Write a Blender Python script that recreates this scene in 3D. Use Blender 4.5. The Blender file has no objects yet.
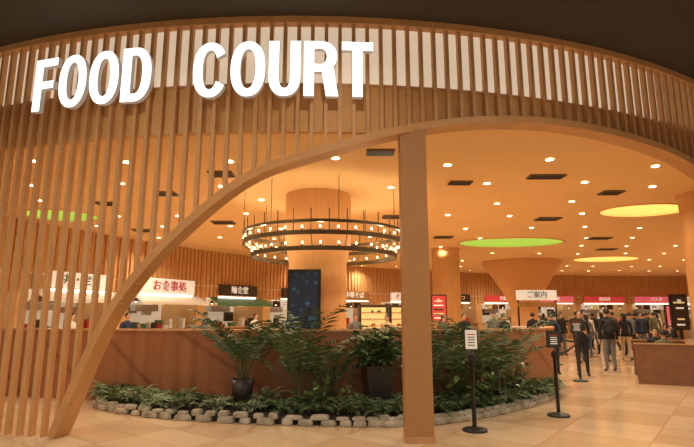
import bpy, math, random
from math import sin, cos, pi, asin, sqrt, radians
from mathutils import Matrix, Vector
random.seed(7)
R=random.random
def U(a,b): return a+(b-a)*R()
scene=bpy.context.scene
scene.view_settings.view_transform='Standard'
scene.view_settings.look='None'

# ------------------------------------------------------------ materials
def mat(name,col,rough=.6,metal=0,emit=None,es=0,var=0,scale=6,stretch=None,bump=0,spec=.5):
    m=bpy.data.materials.new(name); m.use_nodes=True
    nt=m.node_tree; b=nt.nodes['Principled BSDF']
    b.inputs['Base Color'].default_value=(*col,1); b.inputs['Roughness'].default_value=rough
    b.inputs['Metallic'].default_value=metal
    b.inputs['Specular IOR Level'].default_value=spec
    if emit: b.inputs['Emission Color'].default_value=(*emit,1); b.inputs['Emission Strength'].default_value=es
    if var or bump:
        tc=nt.nodes.new('ShaderNodeTexCoord'); mp=nt.nodes.new('ShaderNodeMapping'); n=nt.nodes.new('ShaderNodeTexNoise')
        n.inputs['Scale'].default_value=scale; n.inputs['Detail'].default_value=4
        if stretch: mp.inputs['Scale'].default_value=stretch
        nt.links.new(tc.outputs['Object'],mp.inputs[0]); nt.links.new(mp.outputs[0],n.inputs['Vector'])
        if var:
            cr=nt.nodes.new('ShaderNodeValToRGB')
            cr.color_ramp.elements[0].position=.3; cr.color_ramp.elements[1].position=.7
            cr.color_ramp.elements[0].color=(*[c*(1-var) for c in col],1)
            cr.color_ramp.elements[1].color=(*[min(1,c*(1+var)) for c in col],1)
            nt.links.new(n.outputs['Fac'],cr.inputs[0]); nt.links.new(cr.outputs[0],b.inputs['Base Color'])
        if bump:
            bp=nt.nodes.new('ShaderNodeBump'); bp.inputs['Strength'].default_value=bump
            nt.links.new(n.outputs['Fac'],bp.inputs['Height']); nt.links.new(bp.outputs[0],b.inputs['Normal'])
    return m
M={}
M['slat']=mat('slat_wood',(.60,.325,.135),.5,var=.10,scale=5,stretch=(3,3,.4))
M['band']=mat('arch_wood',(.58,.30,.115),.5,var=.08,scale=3)
M['pillar']=mat('pillar_paint',(.42,.20,.07),.55,var=.06,scale=2)
M['bulk']=mat('bulkhead_tan',(.70,.39,.15),.7,var=.06,scale=2)
M['cream']=mat('backlit_cream',(.88,.78,.60),.6,emit=(1,.87,.67),es=.42)
M['letter']=mat('letter_acrylic',(.95,.95,.93),.4,emit=(1,.99,.96),es=1.5)
M['letterside']=mat('letter_side',(.62,.60,.55),.4,emit=(1,.97,.9),es=.12)
M['mallceil']=mat('mall_ceiling_dark',(.06,.05,.036),.9,var=.1,scale=1)
M['ceil']=mat('ceiling_warm',(.82,.53,.24),.8,var=.03,scale=.7)
M['wallo']=mat('wall_orange',(.72,.44,.19),.7,var=.05,scale=1)
M['col']=mat('column_orange',(.66,.34,.125),.6,var=.06,scale=3,stretch=(3,3,.5))
M['wallb']=None
M['capb']=mat('partition_cap',(.55,.28,.12),.4,var=.1)
M['dark']=mat('dark_metal',(.02,.02,.02),.35,metal=.3)
M['black']=mat('black_plastic',(.012,.012,.013),.4)
M['belt']=mat('belt_black',(.01,.01,.012),.8)
M['white']=mat('white_panel',(.85,.83,.78),.5)
M['paper']=mat('paper_sign',(.85,.82,.75),.6,emit=(1,.95,.85),es=.12)
M['brass']=mat('aged_brass',(.11,.08,.038),.4,metal=.6)
M['bulb']=mat('bulb_glow',(1,.9,.7),.3,emit=(1,.82,.5),es=5)
M['dl']=mat('downlight_glow',(1,.95,.85),.3,emit=(1,.90,.72),es=14)
M['vent']=mat('vent_grille',(.20,.13,.07),.6)
M['green']=mat('cove_green',(.35,.5,.1),.6,emit=(.40,.60,.09),es=.7)
M['greenl']=mat('cove_green_top',(.5,.55,.15),.6,emit=(.52,.66,.15),es=.5)
M['gold']=mat('cove_gold',(.9,.6,.15),.6,emit=(1,.60,.18),es=.9)
M['goldl']=mat('cove_gold_top',(.9,.7,.3),.6,emit=(1,.76,.35),es=.6)
M['rim']=mat('cove_rim',(.75,.33,.12),.6)
M['stone']=mat('border_stone',(.42,.37,.29),.85,var=.35,scale=5,bump=.4)
M['soil']=mat('soil',(.035,.028,.018),.95,var=.5,scale=14,bump=.6)
M['fern']=mat('fern_leaf',(.10,.16,.06),.55,var=.5,scale=7)
M['fern2']=mat('fern_leaf_pale',(.22,.29,.15),.55,var=.4,scale=7)
M['palm']=mat('palm_leaf',(.055,.115,.04),.45,var=.5,scale=6)
M['broad']=mat('broad_leaf',(.11,.19,.06),.35,var=.5,scale=6)
M['stem']=mat('plant_stem',(.12,.12,.05),.6)
M['pot']=mat('pot_dark',(.025,.02,.018),.35,var=.2)
M['screen']=None
M['counter']=mat('counter_wood',(.45,.24,.10),.4,var=.15)
M['tile']=mat('counter_tile',(.75,.72,.66),.3)
M['kitch']=mat('kitchen_wall_glow',(.72,.60,.44),.5,emit=(1,.84,.60),es=.30)  # emission in the wall material stands in for the lit stall interior
M['strip']=mat('light_strip',(1,1,1),.3,emit=(1,.93,.8),es=5)
M['steel']=mat('steel',(.5,.5,.5),.3,metal=.9)
M['redlit']=mat('red_lit',(.5,.05,.04),.4,emit=(.8,.08,.07),es=.35)
M['pinklit']=mat('pink_lit',(.6,.12,.15),.4,emit=(1,.18,.22),es=.4)
M['whitelit']=mat('white_lit',(.85,.82,.75),.4,emit=(1,.93,.8),es=.35)
M['yellit']=mat('yellow_lit',(.8,.62,.25),.4,emit=(1,.75,.3),es=.35)
M['greenp']=mat('green_sign',(.08,.2,.08),.4)
M['darkp']=mat('dark_sign',(.05,.035,.025),.4)
M['redp']=mat('red_paint',(.55,.04,.03),.4)
M['skin']=mat('skin',(.62,.38,.26),.5)
M['hair']=mat('hair_black',(.015,.011,.009),.5)
M['hairb']=mat('hair_brown',(.06,.03,.015),.5)
M['eye']=mat('eye_dark',(.01,.008,.008),.2)
M['lip']=mat('lip',(.45,.15,.12),.5)
M['shoe']=mat('shoe',(.03,.025,.022),.5)
M['seat']=mat('seat_leather',(.16,.065,.03),.45,var=.15)
M['seatback']=mat('seat_back_wood',(.20,.09,.04),.45,var=.15)
M['tabtop']=mat('table_top',(.55,.34,.17),.35,var=.12,stretch=(1,6,1))
cloth={}
def cl(n,c):
    if n not in cloth: cloth[n]=mat('cloth_'+n,c,.85,var=.12,scale=20)
    return cloth[n]
BLK=cl('black',(.015,.015,.018)); NAVY=cl('navy',(.02,.03,.07)); GREY=cl('grey',(.16,.16,.16)); BEI=cl('beige',(.50,.38,.25))
WHT=cl('white',(.7,.68,.64)); BRN=cl('brown',(.15,.08,.045)); DEN=cl('denim',(.06,.09,.16)); RED=cl('red',(.4,.05,.04)); OLV=cl('olive',(.12,.12,.06))

def wall_mat():
    m=bpy.data.materials.new('partition_redbrown'); m.use_nodes=True; nt=m.node_tree; b=nt.nodes['Principled BSDF']
    tc=nt.nodes.new('ShaderNodeTexCoord'); mp=nt.nodes.new('ShaderNodeMapping'); mp.inputs['Rotation'].default_value=(.3,.9,.2)
    w=nt.nodes.new('ShaderNodeTexWave'); w.inputs['Scale'].default_value=.28
    w.inputs['Distortion'].default_value=7; w.inputs['Detail'].default_value=1; w.inputs['Detail Scale'].default_value=.5
    cr=nt.nodes.new('ShaderNodeValToRGB'); e=cr.color_ramp.elements
    e[0].position=0; e[0].color=(.27,.11,.045,1); e[1].position=.03; e[1].color=(.39,.165,.07,1)
    nt.links.new(tc.outputs['Object'],mp.inputs[0]); nt.links.new(mp.outputs[0],w.inputs['Vector']); nt.links.new(w.outputs['Fac'],cr.inputs[0])
    nt.links.new(cr.outputs[0],b.inputs['Base Color']); b.inputs['Roughness'].default_value=.42
    return m
M['wallb']=wall_mat()
def screen_mat():
    m=bpy.data.materials.new('display_screen'); m.use_nodes=True; nt=m.node_tree; b=nt.nodes['Principled BSDF']
    tc=nt.nodes.new('ShaderNodeTexCoord'); n=nt.nodes.new('ShaderNodeTexVoronoi'); n.inputs['Scale'].default_value=5.5
    cr=nt.nodes.new('ShaderNodeValToRGB'); e=cr.color_ramp.elements
    e[0].position=.05; e[0].color=(.05,.16,.22,1); e[1].position=.35; e[1].color=(.006,.01,.02,1)
    nt.links.new(tc.outputs['Object'],n.inputs['Vector']); nt.links.new(n.outputs['Distance'],cr.inputs[0])
    b.inputs['Base Color'].default_value=(.01,.012,.02,1); b.inputs['Roughness'].default_value=.15
    nt.links.new(cr.outputs[0],b.inputs['Emission Color']); b.inputs['Emission Strength'].default_value=.6
    return m
M['screen']=screen_mat()
def floor_mat():
    m=bpy.data.materials.new('floor_tiles'); m.use_nodes=True; nt=m.node_tree; b=nt.nodes['Principled BSDF']; L=nt.links.new
    tc=nt.nodes.new('ShaderNodeTexCoord'); mp=nt.nodes.new('ShaderNodeMapping'); mp.inputs['Rotation'].default_value=(0,0,radians(38))
    L(tc.outputs['Object'],mp.inputs[0])
    ch=nt.nodes.new('ShaderNodeTexChecker'); ch.inputs['Scale'].default_value=.9
    ch.inputs['Color1'].default_value=(.78,.59,.39,1); ch.inputs['Color2'].default_value=(.71,.51,.32,1); L(mp.outputs[0],ch.inputs['Vector'])
    n=nt.nodes.new('ShaderNodeTexNoise'); n.inputs['Scale'].default_value=.9; n.inputs['Detail'].default_value=3; L(mp.outputs[0],n.inputs['Vector'])
    br=nt.nodes.new('ShaderNodeTexBrick'); br.inputs['Scale'].default_value=.9; br.inputs['Mortar Size'].default_value=.008
    br.offset=0; br.inputs['Brick Width'].default_value=1; br.inputs['Row Height'].default_value=.5
    br.inputs['Color1'].default_value=(1,1,1,1); br.inputs['Color2'].default_value=(.91,.88,.83,1); br.inputs['Mortar'].default_value=(.75,.68,.6,1)
    L(mp.outputs[0],br.inputs['Vector'])
    mx=nt.nodes.new('ShaderNodeMix'); mx.data_type='RGBA'; mx.blend_type='MULTIPLY'; mx.inputs[0].default_value=1
    L(ch.outputs[0],mx.inputs[6]); L(br.outputs[0],mx.inputs[7])
    cr=nt.nodes.new('ShaderNodeValToRGB'); cr.color_ramp.elements[0].color=(.88,.86,.83,1); cr.color_ramp.elements[1].color=(1,1,1,1)
    L(n.outputs['Fac'],cr.inputs[0])
    m2=nt.nodes.new('ShaderNodeMix'); m2.data_type='RGBA'; m2.blend_type='MULTIPLY'; m2.inputs[0].default_value=1
    L(mx.outputs[2],m2.inputs[6]); L(cr.outputs[0],m2.inputs[7]); L(m2.outputs[2],b.inputs['Base Color'])
    b.inputs['Roughness'].default_value=.15
    return m
M['floor']=floor_mat()

# ------------------------------------------------------------ mesh builder
class MB:
    def __init__(s): s.v=[];s.f=[];s.m=[];s.ml=[];s.x=Matrix.Identity(4);s.sm=[]
    def mi(s,m):
        if isinstance(m,str): m=M[m]
        if m not in s.ml: s.ml.append(m)
        return s.ml.index(m)
    def add(s,vs,fs,m,smooth=False):
        o=len(s.v); k=s.mi(m)
        s.v+=[tuple(s.x@Vector(p)) for p in vs]
        for f in fs: s.f.append([i+o for i in f]); s.m.append(k); s.sm.append(smooth)
    def box(s,c,d,m,rz=0):
        x,y,z=[q/2 for q in d]; cc,ss=cos(rz),sin(rz)
        vs=[]
        for a,b,e in [(-x,-y,-z),(x,-y,-z),(x,y,-z),(-x,y,-z),(-x,-y,z),(x,-y,z),(x,y,z),(-x,y,z)]:
            vs.append((c[0]+a*cc-b*ss,c[1]+a*ss+b*cc,c[2]+e))
        s.add(vs,[(0,3,2,1),(4,5,6,7),(0,1,5,4),(1,2,6,5),(2,3,7,6),(3,0,4,7)],m)
    def tube(s,pts,rad,m,n=8,closed=False,cap=True):
        P=[Vector(p) for p in pts]; N=len(P)
        if not hasattr(rad,'__len__'): rad=[rad]*N
        vs=[];fs=[]
        for i,p in enumerate(P):
            if closed: t=P[(i+1)%N]-P[i-1]
            else: t=P[min(i+1,N-1)]-P[max(i-1,0)]
            t.normalize(); up=Vector((0,0,1)) if abs(t.z)<.9 else Vector((0,1,0))
            a=t.cross(up).normalized(); b=a.cross(t)
            for k in range(n):
                q=2*pi*k/n; vs.append(p+(a*cos(q)+b*sin(q))*rad[i])
        for i in range(N if closed else N-1):
            j=(i+1)%N
            for k in range(n):
                l=(k+1)%n; fs.append((i*n+k,i*n+l,j*n+l,j*n+k))
        if cap and not closed:
            fs.append(tuple(range(n))); fs.append(tuple((N-1)*n+k for k in range(n-1,-1,-1)))
        s.add(vs,fs,m,True)
    def lathe(s,prof,c,m,n=32,sx=1,sy=1,smooth=True):
        vs=[];fs=[]
        for r,z in prof:
            for k in range(n):
                q=2*pi*k/n; vs.append((c[0]+r*sx*cos(q),c[1]+r*sy*sin(q),c[2]+z))
        for i in range(len(prof)-1):
            for k in range(n):
                l=(k+1)%n; fs.append((i*n+k,i*n+l,(i+1)*n+l,(i+1)*n+k))
        s.add(vs,fs,m,smooth)
    def ell(s,c,r,m,n=14,rings=9):
        vs=[];fs=[]
        for i in range(rings+1):
            a=-pi/2+pi*i/rings
            for k in range(n):
                q=2*pi*k/n
                vs.append((c[0]+r[0]*cos(a)*cos(q),c[1]+r[1]*cos(a)*sin(q),c[2]+r[2]*sin(a)))
        for i in range(rings):
            for k in range(n):
                l=(k+1)%n; fs.append((i*n+k,i*n+l,(i+1)*n+l,(i+1)*n+k))
        s.add(vs,fs,m,True)
    def text(s,body,size,c,m,ext=.01,bold=0,sx=1):
        cu=bpy.data.curves.new('t','FONT'); cu.body=body; cu.size=size; cu.extrude=ext; cu.align_x='CENTER'; cu.align_y='CENTER'; cu.offset=bold
        cu.resolution_u=3
        ob=bpy.data.objects.new('t',cu); scene.collection.objects.link(ob)
        dg=bpy.context.evaluated_depsgraph_get(); dg.update()
        e=ob.evaluated_get(dg); me=e.to_mesh()
        vs=[(c[0]+q.co.x*sx,c[1]-q.co.z,c[2]+q.co.y) for q in me.vertices]; fs=[tuple(p.vertices) for p in me.polygons]
        s.add(vs,fs,m); e.to_mesh_clear(); bpy.data.objects.remove(ob); bpy.data.curves.remove(cu)
    def build(s,name):
        me=bpy.data.meshes.new(name); me.from_pydata(s.v,[],s.f)
        for m in s.ml: me.materials.append(m)
        me.polygons.foreach_set('material_index',s.m); me.polygons.foreach_set('use_smooth',s.sm); me.update()
        ob=bpy.data.objects.new(name,me); scene.collection.objects.link(ob); return ob
def frame(t,o):
    t=Vector((t[0],t[1],0)).normalized(); y=Vector((-t.y,t.x,0))
    return Matrix(((t.x,y.x,0,o[0]),(t.y,y.y,0,o[1]),(0,0,1,o[2] if len(o)>2 else 0),(0,0,0,1)))
def cat(P,n=10):
    out=[];P=[Vector(p) for p in P]
    Q=[2*P[0]-P[1]]+P+[2*P[-1]-P[-2]]
    for i in range(1,len(Q)-2):
        a,b,c,d=Q[i-1],Q[i],Q[i+1],Q[i+2]
        for k in range(n):
            t=k/n; out.append(.5*((2*b)+(c-a)*t+(2*a-5*b+4*c-d)*t*t+(3*b-a-3*c+d)*t**3))
    out.append(P[-1]); return out

# ------------------------------------------------------------ facade on a cylinder
RC=14.0; CX=-.8; CY=20.67
def cyl(s,z,off=0):
    a=s/RC; r=RC+off
    return (CX+r*sin(a),CY-r*cos(a),z)
arch=cat([(-3.074,0,0),(-2.554,1.27,0),(-2.159,1.94,0),(-1.493,2.68,0),(-.54,3.44,0),(.56,3.84,0),(1.55,4.13,0),(2.77,4.36,0),
 (4.14,4.45,0),(5.77,4.38,0),(7.16,4.19,0),(8.87,3.72,0),(10.57,2.85,0),(12.0,1.6,0),(12.7,0,0)],10)
def zarch(s):
    if s<=arch[0].x or s>=arch[-1].x: return 0
    for a,b in zip(arch,arch[1:]):
        if a.x<=s<=b.x: return a.y+(b.y-a.y)*(s-a.x)/max(1e-6,b.x-a.x)
    return 0
TOP=5.80
mb=MB()
s=-11.3
while s<14.3:
    z0=zarch(s); mid=cyl(s,0); mb.x=frame((cos(s/RC),sin(s/RC)),(mid[0],mid[1],0))
    mb.box((0,0.04,(z0+TOP)/2),(.052,.08,TOP-z0),'slat'); s+=.2
mb.x=Matrix.Identity(4)
mb.build('slat_screen')
mb=MB(); vs=[];fs=[]
N=len(arch)
for i,p in enumerate(arch):
    t=(arch[min(i+1,N-1)]-arch[max(i-1,0)]).normalized(); n=Vector((-t.y,t.x,0))
    for off,h in ((.05,0),(.05,.11),(-.24,.11),(-.24,0)):
        q=p+n*(h-.01); vs.append(cyl(q.x,max(q.y,0),off))
for i in range(N-1):
    for k in range(4):
        l=(k+1)%4; fs.append((i*4+k,i*4+l,(i+1)*4+l,(i+1)*4+k))
mb.add(vs,fs,'band'); mb.build('trim_arch')
def ring_wall(name,s0,s1,zf0,zf1,off,m,thick=.03,n=160):
    mb=MB(); vs=[];fs=[]
    for i in range(n+1):
        q=s0+(s1-s0)*i/n; a=zf0(q); b=zf1(q)
        vs+= [cyl(q,a,off),cyl(q,b,off),cyl(q,b,off-thick),cyl(q,a,off-thick)]
    for i in range(n):
        for k in range(4):
            l=(k+1)%4; fs.append((i*4+k,i*4+l,(i+1)*4+l,(i+1)*4+k))
    mb.add(vs,fs,m); return mb.build(name)
ring_wall('trim_backlit_panel',-11.4,14.3,lambda q:4.89,lambda q:5.80,-.09,'cream')
ring_wall('wall_front',-11.4,14.3,lambda q:max(4.17,zarch(q)),lambda q:4.885,-.09,'bulk',.09)
ring_wall('trim_top',-11.4,14.3,lambda q:5.80,lambda q:5.90,.04,'band',.25)
ring_wall('trim_mid',-11.4,14.3,lambda q:4.87,lambda q:4.91,-.082,'slat',.01)
mb=MB(); mb.box((.93,6.88,2.1),(.36,.30,4.2),'pillar'); mb.box((.93,6.88,.04),(.38,.32,.08),'capb'); mb.build('support_pillar')

# letters
def strip(mb,A,B,closed,d,m='letter'):
    n=len(A); vs=[];fs=[]
    for (a,b) in zip(A,B):
        vs+=[(a[0],-d,a[1]),(b[0],-d,b[1]),(b[0],0,b[1]),(a[0],0,a[1])]
    fr=[];sd=[]
    for i in range(n if closed else n-1):
        j=(i+1)%n
        fr.append((i*4,i*4+1,j*4+1,j*4))
        for k in (1,2,3):
            l=(k+1)%4; sd.append((i*4+k,i*4+l,j*4+l,j*4+k))
    if not closed: sd+= [(0,1,2,3),((n-1)*4+3,(n-1)*4+2,(n-1)*4+1,(n-1)*4)]
    mb.add(vs,fr,m); mb.add(vs,sd,'letterside')
def bx(mb,x0,x1,z0,z1,d): strip(mb,[(x0,z1),(x1,z1)],[(x0,z0),(x1,z0)],False,d)
def sup(w,h,t,e=2.25):
    c,s_=cos(t),sin(t)
    return (w/2*math.copysign(abs(c)**(2/e),c), h/2*math.copysign(abs(s_)**(2/e),s_))
H=.84; T=.145; TH=.12
def letter(mb,ch,w,d=.08):
    h=H
    if ch=='O':
        A=[];B=[]
        for i in range(48):
            t=2*pi*i/48; a=sup(w,h,t); b=sup(w-2*T+.01,h-2*TH,t); A.append((a[0],a[1]+h/2)); B.append((b[0],b[1]+h/2))
        strip(mb,A,B,True,d)
    elif ch=='C':
        A=[];B=[]
        for i in range(41):
            t=radians(33)+radians(294)*i/40; a=sup(w,h,t); b=sup(w-2*T+.01,h-2*TH,t); A.append((a[0],a[1]+h/2)); B.append((b[0],b[1]+h/2))
        strip(mb,A,B,False,d)
    elif ch=='D':
        bx(mb,-w/2,-w/2+T,0,h,d); A=[];B=[]
        A.append((-w/2+T-.01,h));B.append((-w/2+T-.01,h-TH))
        for i in range(25):
            t=pi/2-pi*i/24; a=sup(w*1.1,h,t); b=sup((w*1.1-2*T),h-2*TH,t); A.append((a[0]-w*.05,a[1]+h/2)); B.append((b[0]-w*.05,b[1]+h/2))
        A.append((-w/2+T-.01,0));B.append((-w/2+T-.01,TH)); strip(mb,A,B,False,d)
    elif ch=='U':
        A=[(-w/2,h)];B=[(-w/2+T,h)]
        for i in range(25):
            t=pi+pi*i/24; a=sup(w,h*.7,t); b=sup(w-2*T,h*.7-2*TH,t); A.append((a[0],a[1]+h*.35)); B.append((b[0],b[1]+h*.35))
        A.append((w/2,h));B.append((w/2-T,h)); strip(mb,A,B,False,d)
    elif ch=='F':
        bx(mb,-w/2,-w/2+T,0,h,d); bx(mb,-w/2+T,w/2,h-TH*1.05,h,d); bx(mb,-w/2+T,w/2-.05,h*.42,h*.42+TH,d)
    elif ch=='T':
        bx(mb,-w/2,w/2,h-TH*1.1,h,d); bx(mb,-T/2,T/2,0,h-TH*1.1,d)
    elif ch=='R':
        bx(mb,-w/2,-w/2+T,0,h,d); A=[];B=[]; hb=h*.56; cz=h-hb/2
        A.append((-w/2+T-.01,h));B.append((-w/2+T-.01,h-TH))
        for i in range(21):
            t=pi/2-pi*i/20; a=sup(w,hb,t); b=sup(w-2*T,hb-2*TH*.95,t); A.append((a[0]-.02,a[1]+cz)); B.append((b[0]-.02,b[1]+cz))
        A.append((-w/2+T-.01,h-hb));B.append((-w/2+T-.01,h-hb+TH)); strip(mb,A,B,False,d)
        strip(mb,[(.0,h-hb+.06),(w/2-T-.03,0)],[(.17,h-hb+.08),(w/2,0)],False,d)
mb=MB()
def word(txt,ws,s0,gap):
    s=s0
    for ch,w in zip(txt,ws):
        sc=s+w/2; p=cyl(sc,0,.01); mb.x=frame((cos(sc/RC),sin(sc/RC)),(p[0],p[1],4.63)); letter(mb,ch,w); s+=w+gap
word('FOOD',[.41,.485,.485,.465],-4.02,.05)
word('COURT',[.50,.50,.45,.49,.45],-1.40,.045)
mb.build('food_court_sign_letters')

# ------------------------------------------------------------ shell
mb=MB(); mb.add([(-30,-10,0),(32,-10,0),(32,42,0),(-30,42,0)],[(0,1,2,3)],'floor'); mb.build('floor')
mb=MB(); mb.box((1,14,6.0),(62,52,.2),'mallceil'); mb.build('ceiling_mall')
CZ=4.5
cu=bpy.data.curves.new('ceiling','CURVE'); cu.dimensions='2D'; cu.fill_mode='BOTH'; cu.extrude=.01
def spl(P):
    sp=cu.splines.new('POLY'); sp.points.add(len(P)-1)
    for a,b in zip(sp.points,P): a.co=(b[0],b[1],0,1)
    sp.use_cyclic_u=True
out=[cyl(-11.4+25.7*i/80,0,-.17)[:2] for i in range(81)]+[(30,13.2),(30,40),(-16,40),(-16,10)]
spl(out)
coves=[(6.6,20.0,2.05,1.3,'green','greenl'),(8.3,13.7,1.15,.85,'gold','goldl'),(-8.4,14.4,1.0,.85,'green','greenl'),(13.5,26,1.6,1.2,'gold','goldl')]
for (x,y,a,b,m1,m2) in coves:
    spl([(x+a*cos(2*pi*k/48),y+b*sin(2*pi*k/48)) for k in range(48)])
co=bpy.data.objects.new('ceiling',cu); scene.collection.objects.link(co); co.location=(0,0,CZ); cu.materials.append(M['ceil'])
for (x,y,a,b,m1,m2) in coves:
    mb=MB(); mb.lathe([(1,-.03),(1.0,.3)],(x,y,CZ),m1,48,a,b); mb.lathe([(1,.3),(.7,.36),(.01,.38)],(x,y,CZ),m2,48,a,b)
    mb.lathe([(1,-.03),(1.05,-.03),(1.05,.0)],(x,y,CZ),'rim',48,a,b); mb.build('ceiling_cove_light')
mb=MB(); pos=[]
ys=[9.2,10.9,12.6,14.4,16.4,18.6,21,23.6,26.5,29.8,33]
for j,y in enumerate(ys):
    x=-10+(j%2)*1.0
    while x<26:
        xx=x+U(-.25,.25); yy=y+U(-.3,.3)
        okc=all(((xx-c[0])/(c[2]+.2))**2+((yy-c[1])/(c[3]+.2))**2>1 for c in coves) and (xx+.7)**2+(yy-12)**2>1.2**2
        if okc and (xx-CX)**2+(yy-CY)**2<(RC-.6)**2 or (okc and xx>8 and yy>15):
            if xx>-10+max(0,(yy-15))*.62: pos.append((xx,yy))
        x+=2.0
for (x,y) in pos:
    mb.lathe([(.10,-.012),(.075,-.02),(.075,-.005)],(x,y,CZ-.01),'white',16); mb.lathe([(.073,-.008),(.001,-.008)],(x,y,CZ-.01),'dl',12)
mb.build('downlight_fixtures')
for (x,y,w,d) in [(4.2,10.2,.75,.3),(2.5,10.7,.5,.3),(-2.6,10.0,.5,.4),(-4.35,11.7,.5,.4),(-6.3,12.8,.5,.4),(6.1,14.9,.7,.5),(9.6,18.8,.8,.5),(3.6,18.5,.7,.5),(-3.9,15.5,.7,.5),(1.4,14.6,.7,.5),(.6,8.6,.5,.3),(6.3,11.6,.5,.4),(-7,17,.7,.5),(11.5,22,.8,.5)]:
    mb=MB(); mb.box((x,y,CZ-.025),(w,d,.03),'vent')
    for k in range(5): mb.box((x,y-d/2+d*(k+.5)/5,CZ-.045),(w*.95,.02,.012),'darkp')
    mb.build('ceiling_vent')

# ------------------------------------------------------------ food stalls along back
path=cat([(-11.0,11.3,0),(-10,15,0),(-8.4,19,0),(-5.5,24,0),(-1,29,0),(5,33,0),(12,36,0),(20,37.5,0),(29,38,0)],30)
seg=[0]
for a,b in zip(path,path[1:]): seg.append(seg[-1]+(b-a).length)
TL=seg[-1]
def pt(d):
    for i in range(len(seg)-1):
        if seg[i]<=d<=seg[i+1]: return path[i].lerp(path[i+1],(d-seg[i])/(seg[i+1]-seg[i]))
    return path[-1]
names=['うどん','丼・定食','お食事処','麺食堂','ラーメン','中華そば','オムライス','とんかつ','海鮮丼','たこ焼','焼肉丼','パスタ','和食処','甘味']
styles=[('white','redp'),('whitelit','greenp'),('whitelit','redp'),('darkp','whitelit'),('darkp','whitelit'),('counter','whitelit'),('whitelit','redp'),('darkp','yellit'),('redlit','whitelit'),('pinklit','whitelit'),('redlit','whitelit'),('pinklit','whitelit'),('whitelit','redp'),('redlit','whitelit')]
ns=13; W=TL/ns
hw=MB()
for i in range(ns):
    a=pt(i*W); b=pt((i+1)*W); t=(b-a); w=t.length; c=(a+b)/2
    X=frame(t,(c.x,c.y,0)); mb=MB(); mb.x=X
    sm,tm=styles[i]
    D=2.2
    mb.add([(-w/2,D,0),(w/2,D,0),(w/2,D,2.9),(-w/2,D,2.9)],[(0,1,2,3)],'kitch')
    mb.box((0,D/2,2.9),(w,D,.06),'white')
    for sd in (-1,1): mb.box((sd*(w/2-.12),D/2,1.35),(.24,D,2.7),'wallo')
    mb.box((0,.2,.52),(w-.5,.6,1.04),'counter' if i%2 else 'tile'); mb.box((0,.15,1.06),(w-.45,.8,.05),'steel' if i%3 else 'tabtop')
    k=5
    for q in range(k):
        xx=-w/2+.55+(w-1.1)*(q+.5)/k
        mb.box((xx,1.0,2.2),((w-1.1)/k-.08,.04,.32),['whitelit','yellit','darkp','whitelit','counter'][(q*3+i)%5])
        for r in range(3): mb.box((xx,.975,2.10+.09*r),((w-1.1)/k*.7,.01,.022),['darkp','redp'][(q+r)%2])
    mb.box((0,1.3,2.82),(w-.6,.12,.05),'strip')
    mb.box((U(-.6,.6),1.9,1.95),(1.2,.5,.35),'steel')
    for q in range(14):
        xx=-w/2+.4+(w-.8)*R(); hh=U(.12,.42)
        mb.box((xx,U(.1,.4),1.08+hh/2),(U(.1,.3),.2,hh),['steel','white','darkp','redp','counter','greenp','white','darkp'][int(R()*8)])
    for q in range(5):
        xx=-w/2+.4+(w-.8)*R(); mb.box((xx,2.1,U(1.3,2.2)),(U(.3,.6),.15,U(.2,.5)),['steel','darkp','counter','white'][int(R()*4)])
    for q in range(3):
        xx=-w/3+w/3*q; mb.tube([(xx,.1,2.5),(xx,.1,2.25)],.01,'dark',6); mb.lathe([(.03,.12),(.12,0),(.1,0.0),(.02,.1)],(xx,.1,2.13),'dark',12); mb.ell((xx,.1,2.15),(.05,.05,.05),'bulb',8,6)
    if i in (1,2,3):
        mb.add([(-w/2+.3,-.06,2.42),(w/2-.3,-.06,2.42),(w/2-.3,-.75,2.12),(-w/2+.3,-.75,2.12),(-w/2+.3,-.75,2.02),(w/2-.3,-.75,2.02)],[(0,1,2,3),(3,2,5,4)],'white' if i!=3 else 'greenp')
    sw=min(w-.9,2.3); sh=.5
    if i==2: sw,sh=2.7,.62
    if i>=8: sw=w-.9; sh=.42
    mb.box((0,-.16,2.75),(sw,.14,sh),sm)
    mb.text(names[i],sh*.72,(0,-.24,2.75),tm,.012,.004)
    mb.box((0,-.10,2.43),(sw,.06,.03),'strip')
    mb.build('food_stall')
    hw.x=X; hw.box((0,.12,3.45),(w+.15,.2,2.1),'wallo')
    q=-w/2
    while q<w/2: hw.box((q,-.02,3.45),(.06,.08,2.1),'slat'); q+=.22
hw.x=Matrix.Identity(4); hw.build('wall_back')
mb=MB(); mb.box((30,26,2.25),(.2,25,4.5),'wallo'); mb.build('wall_right')
mb=MB(); mb.box((20.8,13.6,2.95),(18.6,.2,5.9),'wallo'); mb.build('wall_front_right')
mb=MB(); mb.box((-20.6,11.2,2.95),(18.6,.2,5.9),'wallo'); mb.build('wall_front_left')

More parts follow.
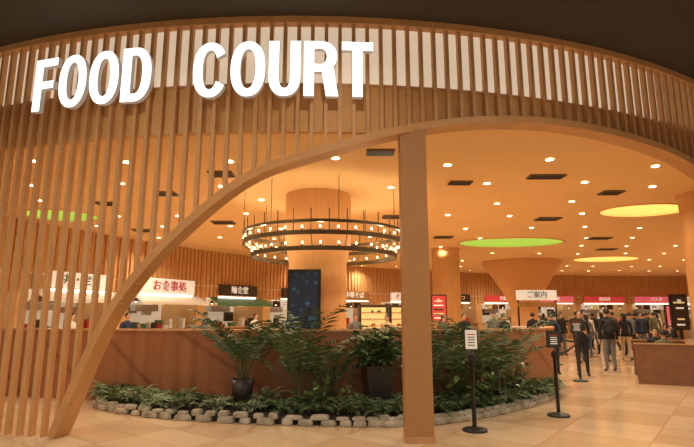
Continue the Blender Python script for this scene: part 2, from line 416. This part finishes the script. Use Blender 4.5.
# ------------------------------------------------------------ partition wall and planter
wp=cat([(-10.3,12.1,0),(-8,11.0,0),(-5.2,10.2,0),(-2.8,9.6,0),(0,9.3,0),(2,9.55,0),(3.6,10.4,0),(4.45,11.3,0),(4.85,12.3,0)],12)
def ribbon(name,P,th,z0,z1,m,cap=None):
    mb=MB(); vs=[];fs=[];cs=[];cf=[]; n=len(P)
    for i,p in enumerate(P):
        t=(P[min(i+1,n-1)]-P[max(i-1,0)]).normalized(); nn=Vector((t.y,-t.x,0))
        a=p+nn*th/2; b=p-nn*th/2
        vs+=[(a.x,a.y,z0),(a.x,a.y,z1),(b.x,b.y,z1),(b.x,b.y,z0)]
        a=p+nn*(th/2+.02); b=p-nn*(th/2+.02)
        cs+=[(a.x,a.y,z1),(a.x,a.y,z1+.04),(b.x,b.y,z1+.04),(b.x,b.y,z1)]
    for i in range(n-1):
        for k in range(4):
            l=(k+1)%4; fs.append((i*4+k,i*4+l,(i+1)*4+l,(i+1)*4+k))
    e=[(3,2,1,0),((n-1)*4,(n-1)*4+1,(n-1)*4+2,(n-1)*4+3)]
    mb.add(vs,fs+e,m)
    if cap: mb.add(cs,fs+e,cap)
    return mb.build(name)
ribbon('partition_wall',wp,.16,0,1.30,'wallb','capb')
fp=cat([(-4.6,9.85,0),(-4.25,9.15,0),(-2.96,8.38,0),(-1.4,7.95,0),(0.2,7.78,0),(1.2,7.88,0),(2.17,8.45,0),(3.1,9.25,0),(3.86,10.1,0),(4.2,10.75,0)],10)
def at(P,t):
    k=t*(len(P)-1); i=min(int(k),len(P)-2); return P[i].lerp(P[i+1],k-i)
wsub=[p for p in wp if -4.75<p.x<4.3]
mb=MB(); vs=[];fs=[]; K=60
for i in range(K+1):
    a=at(fp,i/K); b=at(wsub,i/K); vs+=[(a.x,a.y,.0),(a.x,a.y,.11),(b.x,b.y-.09,.13)]
for i in range(K): fs+=[(i*3,i*3+3,i*3+4,i*3+1),(i*3+1,i*3+4,i*3+5,i*3+2)]
mb.add(vs,fs,'soil'); mb.build('planter_bed')
mb=MB(); L=sum((b-a).length for a,b in zip(fp,fp[1:])); 
for lay in range(2):
    d=0
    while d<L-.1:
        ln=U(.16,.30); u=(d+ln/2)/L; p=at(fp,min(1,u)); q=at(fp,min(1,u+.01)); t=(q-p) if (q-p).length>1e-5 else Vector((.4,.9,0))
        nn=Vector((t.y,-t.x,0)).normalized(); o=.05-.045*lay
        mb.x=frame(t,(p.x+nn.x*o,p.y+nn.y*o,0))@Matrix.Rotation(U(-.1,.1),4,'Z')
        hh=U(.036,.05) if lay==0 else U(.022,.045); dp=U(.05,.08); vs=[];fs=[]
        z0=0 if lay==0 else .075
        prof=[(.82,0),(1,.35),(.98,1.3),(.8,2.0),(.02,2.05)]
        ks=9; js=[U(.86,1.1) for _ in range(ks)]
        for r,z in prof:
            for k in range(ks):
                qq=2*pi*k/ks; ca,sa=cos(qq),sin(qq); ca=math.copysign(abs(ca)**.6,ca); sa=math.copysign(abs(sa)**.6,sa)
                vs.append((ca*ln*.5*r*js[k],sa*dp*r*js[k],z0+z*hh*(1+.1*(js[k]-1))))
        for a_ in range(len(prof)-1):
            for k in range(ks): l=(k+1)%ks; fs.append((a_*ks+k,a_*ks+l,(a_+1)*ks+l,(a_+1)*ks+k))
        mb.add(vs,fs,'stone'); d+=ln*.98
mb.x=Matrix.Identity(4); mb.build('planter_stone_border')

# ------------------------------------------------------------ plants
def frond(mb,base,az,L,elev,droop,ll,n,wd,m,sr=.006,start=.2):
    p=Vector(base); h=Vector((cos(az),sin(az),0)); sd=Vector((-sin(az),cos(az),0)); pts=[p.copy()]
    for i in range(n):
        t=(i+1)/n; e=elev-droop*t*t
        d=h*cos(e)+Vector((0,0,sin(e))); p=p+d*(L/n); pts.append(p.copy())
        if t>start:
            u=(t-start)/(1-start); l=ll*(sin(pi*(.18+.75*u)))*U(.85,1.1)
            for sg in (-1,1):
                ld=(sd*sg*.9+d*.55+Vector((0,0,U(-.35,.1)))).normalized()
                mid=p+ld*l*.45; tip=p+ld*l+Vector((0,0,-.12*l)); w=d*wd
                mb.add([p,mid+w,tip,mid-w],[(0,1,2,3)],m)
    mb.tube(pts,[sr*(1-.7*i/n) for i in range(n+1)],'stem',4,cap=False)
def palm(name,x,y,z0,h,nf,spread,potr=None,poth=0,ll=.24):
    mb=MB()
    if potr:
        mb.lathe([(.001,z0),(potr*.72,z0),(potr,z0+poth),(potr*.9,z0+poth),(potr*.88,z0+poth-.04)],(x,y,0),'pot',20)
        mb.lathe([(potr*.89,z0+poth-.04),(.001,z0+poth-.03)],(x,y,0),'soil',16)
        zb=z0+poth-.05
    else: zb=z0
    for i in range(nf):
        az=2*pi*i/nf*1.0+U(-.3,.3); e=U(1.05,1.45); L=h*U(.7,1.12)
        frond(mb,(x+.04*cos(az),y+.04*sin(az),zb),az,L,e,U(1.1,1.9)*spread,ll,22,.026,'palm',.009,.36)
    for k in range(3): mb.tube([(x+U(-.04,.04),y+U(-.04,.04),zb),(x+U(-.05,.05),y+U(-.05,.05),zb+h*.4)],.015,'stem',6)
    return mb.build(name)
def leafy(name,x,y,z0,h,n,potr,poth,square=False,leaf=.16,m='broad'):
    mb=MB()
    if potr:
        nn=4 if square else 20
        if square: mb.x=Matrix.Translation((x,y,0))@Matrix.Rotation(pi/4+.2,4,'Z')@Matrix.Translation((-x,-y,0))
        f=1.2 if square else 1
        mb.lathe([(.001,z0),(potr*.68*f,z0),(potr*f,z0+poth),(potr*.9*f,z0+poth),(potr*.88*f,z0+poth-.05),(.001,z0+poth-.05)],(x,y,0),'pot',nn,smooth=not square)
        mb.x=Matrix.Identity(4)
        zb=z0+poth-.05
    else: zb=z0
    for i in range(n):
        az=U(0,2*pi); e=U(.55,1.4); L=h*U(.5,1.05); d=Vector((cos(az)*cos(e),sin(az)*cos(e),sin(e)))
        b=Vector((x+U(-.05,.05),y+U(-.05,.05),zb)); q=b+d*L
        mb.tube([b,b.lerp(q,.5)+Vector((0,0,.03)),q],.005,'stem',4,cap=False)
        for k in range(6):
            c=b.lerp(q,.35+.65*k/5); a2=az+U(-1.6,1.6); e2=U(-.5,.8); dd=Vector((cos(a2)*cos(e2),sin(a2)*cos(e2),sin(e2)))
            sdv=Vector((-sin(a2),cos(a2),U(-.3,.3)))*leaf*.26; l=leaf*U(.7,1.2)
            mb.add([c,c+dd*l*.3+sdv,c+dd*l*.7+sdv*.8,c+dd*l+Vector((0,0,-.15*l)),c+dd*l*.7-sdv*.8,c+dd*l*.3-sdv],[(0,1,2,3,4,5)],m)
    return mb.build(name)
palm('potted_palm',-1.75,8.72,.13,1.45,17,.92,.20,.42,.29)
palm('palm_plant',-.80,8.62,.13,1.95,14,.78,ll=.31)
palm('palm_plant',-.25,8.75,.13,1.35,10,1.0,ll=.27)
leafy('potted_shrub',.50,8.62,.13,.66,70,.27,.66,True,.20,'fern')
palm('palm_plant',1.20,8.72,.13,1.55,11,.8,ll=.28)
palm('palm_plant',1.75,8.8,.13,1.85,14,.82,ll=.30)
leafy('leafy_shrub',2.15,9.0,.13,1.2,38,0,0,False,.18)
palm('palm_plant',2.65,9.25,.13,1.9,14,.82,ll=.30)
leafy('leafy_shrub',3.2,9.75,.13,.85,28,0,0,False,.15)
leafy('leafy_shrub',-.45,8.35,.13,.5,22,0,0,False,.12)
mb=MB()
for i in range(78):
    t=(i+.5)/78; a=at(fp,t); b=at(wsub,t); k=[.16,.38,.62][i%3]+U(-.05,.05); p=a.lerp(b,k)
    m='fern2' if R()<.35 else 'fern'; hh=U(.26,.46)
    for q in range(12): frond(mb,(p.x,p.y,.12),2*pi*q/12+U(-.3,.3),hh,U(.6,1.3),U(1.2,2),.11,9,.018,m,.004,.1)
mb.build('fern_groundcover')
mb=MB()
for i in range(1000):
    t=R(); a=at(fp,t); b=at(wsub,t); p=a.lerp(b,U(.04,.9)); a2=U(0,6.28); l=U(.05,.1); z=U(.13,.24)
    c=Vector((p.x,p.y,z)); dd=Vector((cos(a2),sin(a2),U(-.3,.6))); sdv=Vector((-sin(a2),cos(a2),0))*l*.45
    mb.add([c,c+dd*l*.4+sdv,c+dd*l,c+dd*l*.4-sdv],[(0,1,2,3)],'fern2' if R()<.5 else 'broad')
    mb.tube([(p.x,p.y,.1),c],.003,'stem',3,cap=False)
mb.build('ivy_groundcover')

# ------------------------------------------------------------ columns, chandelier, kiosks
def column(name,x,y,r,prof=None,n=40):
    mb=MB(); pr=prof or [(r,0),(r,4.40),(r+.04,4.42),(r+.04,4.49)]
    mb.lathe(pr,(x,y,0),'col',n); mb.lathe([(r+.03,0),(r+.03,.15),(r,.16)],(x,y,0),'capb',n); return mb
mb=column('c',-.7,12,.68,[(.68,0),(.68,2.75),(.72,2.95),(.77,3.2),(.80,3.5),(.80,4.49)]); mb.build('round_column')
mb=MB(); mb.x=frame((1,-.05),(-.95,11.20,0)); mb.box((0,0,1.72),(.74,.10,1.78),'black'); mb.box((0,-.055,1.72),(.64,.012,1.62),'screen'); mb.box((0,0,.43),(.5,.08,.86),'black')
mb.box((0,0,.03),(.8,.2,.06),'black'); mb.build('digital_signage_display')
column('c',4.35,22,.6).build('round_column')
column('c',8.45,11.8,.38).build('round_column')
mb=MB(); kx,ky=9.6,27.5
mb.lathe([(.75,0),(.75,1.1),(.7,1.1),(.7,2.0),(.95,2.6),(1.35,3.3),(1.8,4.0),(2.1,4.4),(2.1,4.49)],(kx,ky,0),'col',40)
mb.build('flared_column')
mb=MB(); mb.x=frame((1,0),(8.1,21.6,0)); mb.box((0,0,2.45),(1.7,.12,.42),'whitelit'); mb.text('ご案内',.3,(0,-.07,2.45),'darkp',.01)
mb.box((0,0,2.05),(1.7,.1,.2),'counter')
for sx in (-.8,.8): mb.tube([(sx,0,0),(sx,0,2.7)],.04,'dark',8)
mb.box((0,0,.55),(2.0,.7,1.1),'counter'); mb.box((0,0,1.12),(2.1,.8,.05),'white'); mb.build('information_kiosk')
# chandelier: stacked rings linked by thin rods
mb=MB(); hx,hy=-.55,12.0
for r,z,hh,nb in ((1.92,3.52,.03,0),(1.92,3.28,.045,32),(1.72,2.98,.045,28)):
    mb.lathe([(r-.03,-hh),(r+.03,-hh),(r+.03,hh),(r-.03,hh),(r-.03,-hh)],(hx,hy,z),'brass',72,smooth=False)
    for k in range(nb):
        q=2*pi*k/nb; x=hx+r*cos(q); y=hy+r*sin(q)
        mb.tube([(x,y,z+.04),(x,y,z+.09)],.016,'brass',6); mb.ell((x,y,z+.115),(.022,.022,.034),'bulb',8,6)
for k in range(8):
    q=2*pi*k/8+.2; mb.tube([(hx+1.92*cos(q),hy+1.92*sin(q),3.3),(hx+1.92*cos(q),hy+1.92*sin(q),4.5)],.007,'brass',6)
for k in range(32):
    q=2*pi*(k+.5)/32; c_,s_=cos(q),sin(q)
    mb.tube([(hx+1.92*c_,hy+1.92*s_,3.26),(hx+1.92*c_,hy+1.92*s_,3.78)],.012,'brass',6)
    if k%2: mb.tube([(hx+1.92*c_,hy+1.92*s_,3.28),(hx+1.72*c_,hy+1.72*s_,2.98)],.009,'brass',6)
mb.build('ring_chandelier')
def menuboard(x,y,w,z0,z1,m,t,ang=0):
    mb=MB(); mb.x=frame((cos(ang),sin(ang)),(x,y,0)); mb.box((0,0,(z0+z1)/2),(w+.08,.08,z1-z0+.08),'black'); mb.box((0,-.045,(z0+z1)/2),(w,.012,z1-z0),m)
    for k in range(5): mb.box((U(-.05,.05)*w,-.055,z0+(z1-z0)*(k+.7)/6),(w*U(.4,.8),.008,.05),['whitelit','yellit','darkp'][k%3])
    mb.text(t,w*.3,(0,-.06,z1-.18),'whitelit',.004)
    mb.box((0,0,z0/2),(.08,.06,z0),'black'); mb.box((0,0,.02),(w*.8,.45,.04),'black'); mb.build('menu_board')
menuboard(3.35,18.5,.5,1.4,2.3,'redlit','新')
menuboard(10.9,17,.45,1.2,1.9,'pinklit','丼')
menuboard(10.2,15.6,.45,1.2,2.2,'darkp','麺')
mb=MB()
for (x,y) in [(1.0,20),(2.2,20.3)]:
    mb.x=frame((1,.1),(x,y,0)); mb.box((0,0,1.0),(1.1,.6,2.0),'darkp'); mb.box((0,-.31,1.5),(.95,.02,.8),'yellit'); 
    for k in range(3): mb.box((0,-.33,1.2+.25*k),(.98,.05,.03),'counter')
    for k in range(12): mb.ell((U(-.4,.4),-.34,1.25+.25*(k%3)),(.04,.04,.05),['redp','white','greenp'][k%3],8,6)
mb.x=Matrix.Identity(4); mb.build('display_cabinet')

# ------------------------------------------------------------ stanchions
def stanchion(x,y,sign=None,h=1.0,rot=0):
    mb=MB(); mb.x=Matrix.Translation((x,y,0))@Matrix.Rotation(rot,4,'Z')
    mb.lathe([(.001,0),(.175,0),(.175,.02),(.15,.035),(.05,.05),(.03,.07)],(0,0,0),'black',28)
    mb.lathe([(.03,.05),(.03,h-.1),(.036,h-.1),(.036,h),(.02,h+.012),(.001,h+.015)],(0,0,0),'black',16)
    mb.box((0,0,h-.06),(.09,.05,.07),'dark')
    if sign:
        w,hh,m=sign; mb.tube([(0,0,h),(0,0,h+.08)],.01,'black',6)
        mb.box((0,0,h+.07+hh/2),(w+.03,.02,hh+.03),'black'); mb.box((0,-.012,h+.07+hh/2),(w,.005,hh),m)
        for k in range(5): mb.box((0,-.016,h+.07+hh*(.2+.14*k)),(w*U(.5,.8),.003,.012),'redp' if k==4 else ('darkp' if m=='paper' else 'whitelit'))
    return mb.build('stanchion_post')
stanchion(1.80,7.45,(.17,.27,'paper'),1.05)
stanchion(3.42,8.50,(.20,.24,'darkp'),1.02)
stanchion(5.75,12.8,(.26,.34,'darkp'),1.1)
stanchion(6.9,17.0,None,1.0)
def belt(a,b):
    mb=MB(); vs=[];n=12
    for i in range(n+1):
        t=i/n; x=a[0]+(b[0]-a[0])*t; y=a[1]+(b[1]-a[1])*t; z=.95-.06*4*t*(1-t); vs+=[(x,y,z-.025),(x,y,z+.025)]
    mb.add(vs,[(2*i,2*i+2,2*i+3,2*i+1) for i in range(n)],'belt'); mb.build('stanchion_belt')
belt((3.46,8.57),(5.71,12.73)); belt((5.77,12.88),(6.88,16.93))

# ------------------------------------------------------------ people
def person(x,y,head,h=1.7,top=BLK,pants=BLK,shoe='shoe',hair='hair',pose='stand',arms='down',longh=False,pack=None,bag=None,tz=0):
    J={}; E=[]; k=0
    sit=pose=='sit'; dz=-.42 if sit else 0
    J['pel']=(0,0,.95+dz,.125); J['waist']=(0,0,1.1+dz,.118); J['chest']=(0,-.005,1.28+dz,.135); J['up']=(0,0,1.41+dz,.095); J['neck']=(0,.0,1.52+dz,.05); J['hb']=(0,-.012,1.6+dz,.055)
    E+=[('pel','waist','T'),('waist','chest','T'),('chest','up','T'),('up','neck','T'),('neck','hb','S')]
    for sg,n in ((1,'L'),(-1,'R')):
        J['sh'+n]=(sg*.165,.0,1.415+dz,.066)
        if sit: el=(sg*.23,-.08,1.16+dz); wr=(sg*.14,-.30,1.17+dz); pa=(sg*.10,-.37,1.18+dz)
        elif arms=='hold': el=(sg*.22,.02,1.15); wr=(sg*.12,-.22,1.14); pa=(sg*.09,-.29,1.17)
        else:
            sw=(.10*sg if pose=='walk' else 0)
            el=(sg*.225,.03+sw*.6,1.14); wr=(sg*.235,-.05+sw*1.6,.90); pa=(sg*.232,-.075+sw*1.9,.82)
        J['el'+n]=(*el,.046); J['wr'+n]=(*wr,.031); J['pa'+n]=(*pa,.033)
        J['hip'+n]=(sg*.09,0,.88+dz,.10)
        if sit: kn=(sg*.11,-.42,.50); an=(sg*.11,-.42,.10); to=(sg*.12,-.56,.045)
        elif pose=='walk':
            if sg>0: kn=(.095,-.17,.50); an=(.095,-.24,.10); to=(.1,-.38,.05)
            else: kn=(-.095,.02,.48); an=(-.095,.26,.17); to=(-.1,.17,.05)
        else: kn=(sg*.10,-.015,.49); an=(sg*.11,.02,.095); to=(sg*.125,-.13,.045)
        J['kn'+n]=(*kn,.062); J['an'+n]=(*an,.045); J['to'+n]=(*to,.042)
        E+=[('up','sh'+n,'T'),('sh'+n,'el'+n,'T'),('el'+n,'wr'+n,'T'),('wr'+n,'pa'+n,'S'),('pel','hip'+n,'P'),('hip'+n,'kn'+n,'P'),('kn'+n,'an'+n,'P'),('an'+n,'to'+n,'F')]
    keys=list(J); me=bpy.data.meshes.new('b'); me.from_pydata([J[q][:3] for q in keys],[(keys.index(a),keys.index(b)) for a,b,_ in E],[])
    ob=bpy.data.objects.new('b',me); scene.collection.objects.link(ob)
    sk=ob.modifiers.new('s','SKIN'); sk.use_smooth_shade=True
    for i,q in enumerate(keys):
        d=me.skin_vertices[0].data[i]; d.radius=(J[q][3],J[q][3]); d.use_root=(q=='pel')
    ss=ob.modifiers.new('ss','SUBSURF'); ss.levels=2; ss.render_levels=2
    dg=bpy.context.evaluated_depsgraph_get(); dg.update(); ev=ob.evaluated_get(dg); m2=ev.to_mesh()
    V=[v.co.copy() for v in m2.vertices]; F=[(tuple(p.vertices),p.center.copy()) for p in m2.polygons]; ev.to_mesh_clear()
    bpy.data.objects.remove(ob); bpy.data.meshes.remove(me)
    segs=[(Vector(J[a][:3]),Vector(J[b][:3]),J[a][3],J[b][3],l) for a,b,l in E]
    def lab(c):
        best=None;bd=9
        for a,b,ra,rb,l in segs:
            t=max(0,min(1,(c-a).dot(b-a)/(b-a).length_squared)); d=(c-(a+(b-a)*t)).length-(ra+(rb-ra)*t)
            if d<bd: bd=d;best=l
        return best
    mm={'T':top,'S':M['skin'],'P':pants,'F':M[shoe]}
    sc=h/1.755; mb=MB(); mb.x=Matrix.Translation((x,y,tz))@Matrix.Rotation(head,4,'Z')@Matrix.Scale(sc,4)
    o=len(mb.v); mb.v+=[tuple(mb.x@v) for v in V]
    for f,c in F: mb.f.append([i+o for i in f]); mb.m.append(mb.mi(mm[lab(c)])); mb.sm.append(True)
    hz=1.64+dz
    mb.ell((0,-.015,hz),(.073,.092,.112),'skin',18,14); mb.ell((0,-.03,hz-.055),(.055,.07,.055),'skin',14,10)
    mb.tube([(0,-.10,hz+.02),(0,-.122,hz-.018),(0,-.10,hz-.025)],[.008,.014,.01],'skin',8)
    for sg in (-1,1):
        mb.ell((sg*.03,-.099,hz+.012),(.013,.006,.007),'eye',8,6); mb.ell((sg*.074,-.005,hz-.005),(.01,.02,.03),'skin',8,6)
        mb.box((sg*.03,-.102,hz+.034),(.028,.006,.005),hair)
    mb.ell((0,-.098,hz-.052),(.022,.006,.007),'lip',8,6)
    vs=[];fs=[];n=20;rg=10
    for i in range(rg+1):
        for q in range(n):
            az=2*pi*q/n; front=max(0,-sin(az)); lo=-.35+1.05*front**1.5 if not longh else -.9+1.6*front**1.2
            a=lo+(pi/2-lo)*i/rg; vs.append((.082*cos(a)*cos(az),-.008+.101*cos(a)*sin(az),hz+.008+.117*sin(a)))
    for i in range(rg):
        for q in range(n): l=(q+1)%n; fs.append((i*n+q,i*n+l,(i+1)*n+l,(i+1)*n+q))
    mb.add(vs,fs,hair,True)
    if longh: mb.ell((0,.055,hz-.1),(.075,.045,.15),hair,14,10)
    for sg,n in ((1,'L'),(-1,'R')):
        w=Vector(J['wr'+n][:3]); p=Vector(J['pa'+n][:3]); d=(p-w).normalized(); sd=d.cross(Vector((sg,0,0)) if abs(d.z)>.6 else Vector((0,0,1))).normalized(); inn=d.cross(sd)*(-1)
        if abs(d.z)>.6 and inn.x*sg>0: inn=-inn
        for q,(o2,ln) in enumerate([(-.027,.062),(-.009,.072),(.009,.068),(.027,.054)]):
            b=p+sd*o2+d*.012; mb.tube([b,b+d*ln*.5+inn*.006,b+d*ln*.9+inn*.022],[.009,.008,.006],'skin',6)
        b=p-d*.03-sd*.028; mb.tube([b,b-sd*.022+d*.028,b-sd*.022+d*.05+inn*.012],[.011,.009,.007],'skin',6)
    if not sit:
        mb.lathe([(.150,0),(.158,-.10),(.152,-.10),(.14,0)],(0,.0,1.0),top,20,1.12,.92)
    if pack:
        mb.ell((0,.20,1.24),(.15,.10,.22),pack,16,12); mb.ell((0,.28,1.16),(.10,.05,.11),pack,12,8)
        for sg in (-1,1): mb.tube([(sg*.10,.14,1.40),(sg*.11,0,1.50),(sg*.11,-.13,1.38),(sg*.12,-.12,1.2),(sg*.12,.1,1.08)],.016,pack,6)
    if bag:
        mb.box((.30,-.05,.78),(.07,.28,.22),bag); mb.tube([(.30,-.14,.88),(.19,-.03,1.2),(.13,.0,1.48)],.01,bag,5)
    return mb.build('person')
P=pi
person(7.55,14.8,P*.95,1.80,BLK,GREY,pack=BLK,shoe='shoe')
person(6.30,13.8,-.4,1.74,BLK,BLK,arms='hold')
person(5.60,14.0,P*.8,1.70,NAVY,BLK,pack=BLK)
person(9.9,18.2,P*.9,1.68,BLK,BEI,pose='walk',longh=True,bag=BRN)
person(9.1,17.8,.2,1.66,BRN,DEN,longh=True,hair='hairb')
person(11.0,19.8,P*1.1,1.72,GREY,BLK,pose='walk')
person(11.9,21.5,.3,1.68,OLV,BLK)
person(12.8,22.0,P,1.7,BLK,DEN,pose='walk')
person(11.4,24,.1,1.65,WHT,BLK,longh=True)
person(13.8,25,P,1.7,NAVY,GREY)
person(14.6,27,.4,1.7,RED,BLK)
person(15.8,28,P,1.7,BLK,GREY,pose='walk')
person(12.6,28,P,1.7,BEI,BLK)
person(.25,15.2,.2,1.66,GREY,BLK); person(1.15,14.5,-.5,1.64,BEI,BLK,longh=True)
person(-8.0,14.8,1.3,1.66,WHT,BLK); person(-6.6,15.3,1.0,1.68,NAVY,BLK); person(-3.6,20,.8,1.66,WHT,BLK); person(3.9,17,.2,1.66,BLK,GREY)
person(5.2,18,-.3,1.7,GREY,BLK); person(2.8,14.8,.4,1.62,BRN,BLK,longh=True,hair='hairb')
for (x,y,hd,c,p2) in [(8.6,20.5,.3,BLK,GREY),(9.9,22,P,NAVY,BLK),(10.6,23,.4,GREY,BLK),(12.3,25.5,P,BLK,DEN),(14.0,23.2,P*.9,OLV,BLK),(15.2,25.6,.2,BLK,BLK),(16.6,28.2,P,BRN,BLK),(13.6,29.5,.3,WHT,DEN),(17.2,30,.6,BLK,BLK),(11.2,29,P,BLK,GREY),(15.0,31,P,NAVY,BLK),(7.0,19.2,P,BLK,BLK),(6.2,20,.5,WHT,BLK),(-2.0,17.5,.4,BLK,BLK),(-4.9,17.6,P*.7,GREY,BLK),(4.8,15.6,.4,BLK,BLK),
  (10.3,20.6,P,BLK,BLK),(11.6,20.2,.2,NAVY,GREY),(12.0,23.0,P,BRN,BLK),(13.3,24.2,.5,BLK,DEN),(16.2,26.6,P,WHT,BLK),(9.2,19.6,P,GREY,DEN),(8.0,17.6,.4,BLK,DEN)]:
    person(x,y,hd,U(1.6,1.76),c,p2,pose='walk' if R()<.4 else 'stand',longh=R()<.4)
# ------------------------------------------------------------ tables / chairs on the right
def chair(x,y,a):
    mb=MB(); mb.x=Matrix.Translation((x,y,0))@Matrix.Rotation(a,4,'Z')
    mb.box((0,0,.445),(.44,.44,.06),'seat')
    for sx in (-.19,.19):
        mb.tube([(sx,-.19,0),(sx,-.18,.43)],[.015,.02],'counter',8); mb.tube([(sx,.24,0),(sx,.19,.43),(sx,.25,.86)],[.015,.02,.016],'counter',8)
    mb.box((0,.235,.70),(.42,.04,.34),'seat'); mb.box((0,.19,.3),(.36,.02,.03),'counter'); mb.build('dining_chair')
def table(x,y,a):
    mb=MB(); mb.x=Matrix.Translation((x,y,0))@Matrix.Rotation(a,4,'Z')
    mb.box((0,0,.725),(.75,.75,.04),'tabtop'); mb.tube([(0,0,.02),(0,0,.71)],.035,'dark',10); mb.lathe([(.001,.03),(.24,.02),(.25,0)],(0,0,0),'dark',20); mb.build('dining_table')
ax=-.49
for i,(x,y) in enumerate([(8.0,12.9),(9.6,15.1),(11.2,17.9),(12.7,20.4)]):
    if i: 
        table(x,y,ax); chair(x+.33,y+.62,ax); chair(x-.33,y-.62,ax+P)
        table(x+1.9,y,ax); chair(x+2.23,y+.62,ax); chair(x+1.57,y-.62,ax+P)
person(9.93,15.68,ax,1.7,BLK,DEN,pose='sit'); person(9.27,14.52,ax+P,1.64,BRN,BLK,pose='sit',longh=True)
person(11.53,18.48,ax,1.7,NAVY,DEN,pose='sit'); person(13.43,18.48,ax,1.7,BLK,DEN,pose='sit')
def booth(x,y,a,w=1.6):
    mb=MB(); mb.x=Matrix.Translation((x,y,0))@Matrix.Rotation(a,4,'Z')
    mb.box((0,0,.06),(w-.06,.5,.12),'dark'); mb.box((0,0,.26),(w,.56,.28),'seatback')
    mb.box((0,-.02,.43),(w-.02,.54,.09),'seat'); mb.box((0,.31,.46),(w+.04,.08,.92),'seatback')
    k=int(w/.4)
    for q in range(k): mb.box((-w/2+w*(q+.5)/k,.235,.68),(w/k-.02,.07,.42),'seat')
    mb.box((0,.31,.93),(w+.08,.11,.03),'counter'); mb.build('booth_sofa')
booth(8.35,13.75,-.49,1.2); table(8.02,13.1,-.49); booth(7.65,12.4,-.49+P,1.2)
person(8.15,13.55,-.49,1.68,BLK,DEN,pose='sit'); person(7.75,12.55,-.49+P,1.66,OLV,BLK,pose='sit')

# ------------------------------------------------------------ lights
def spot(n,x,y,z,e,size=150,col=(1,.82,.58),r=.08):
    l=bpy.data.lights.new(n,'SPOT'); l.energy=e; l.spot_size=radians(size); l.spot_blend=.7; l.color=col; l.shadow_soft_size=r
    o=bpy.data.objects.new(n,l); scene.collection.objects.link(o); o.location=(x,y,z); return o
use=pos[::2]
for (x,y) in use: spot('downlight',x,y,CZ-.06,175)
for x in (-8,-4,0,4,8):  # fill spots out of view, added to brighten facade and front floor
    for y in (-1,3): spot('mall_fill_spot',x,y,5.85,235,col=(1,.86,.68))
for x in (-6,-3,0,3,6): spot('mall_fill_spot',x,5.0,5.85,100,col=(1,.86,.68))
for k in range(8):
    q=2*pi*k/8; l=bpy.data.lights.new('chandelier_lamp','POINT'); l.energy=18; l.color=(1,.78,.48); l.shadow_soft_size=.05
    o=bpy.data.objects.new('chandelier_lamp',l); scene.collection.objects.link(o); o.location=(hx+1.8*cos(q),hy+1.8*sin(q),3.4)
w=bpy.data.worlds.new('World'); scene.world=w; w.use_nodes=True; bg=w.node_tree.nodes['Background']; bg.inputs[0].default_value=(1,.86,.68,1); bg.inputs[1].default_value=.5

cam=bpy.data.cameras.new('Camera'); cam.lens=25.94; cam.sensor_width=36; co=bpy.data.objects.new('Camera',cam); scene.collection.objects.link(co)
co.location=(0,0,1.6); co.rotation_euler=(radians(100.4),0,0); cam.clip_end=200; scene.camera=co
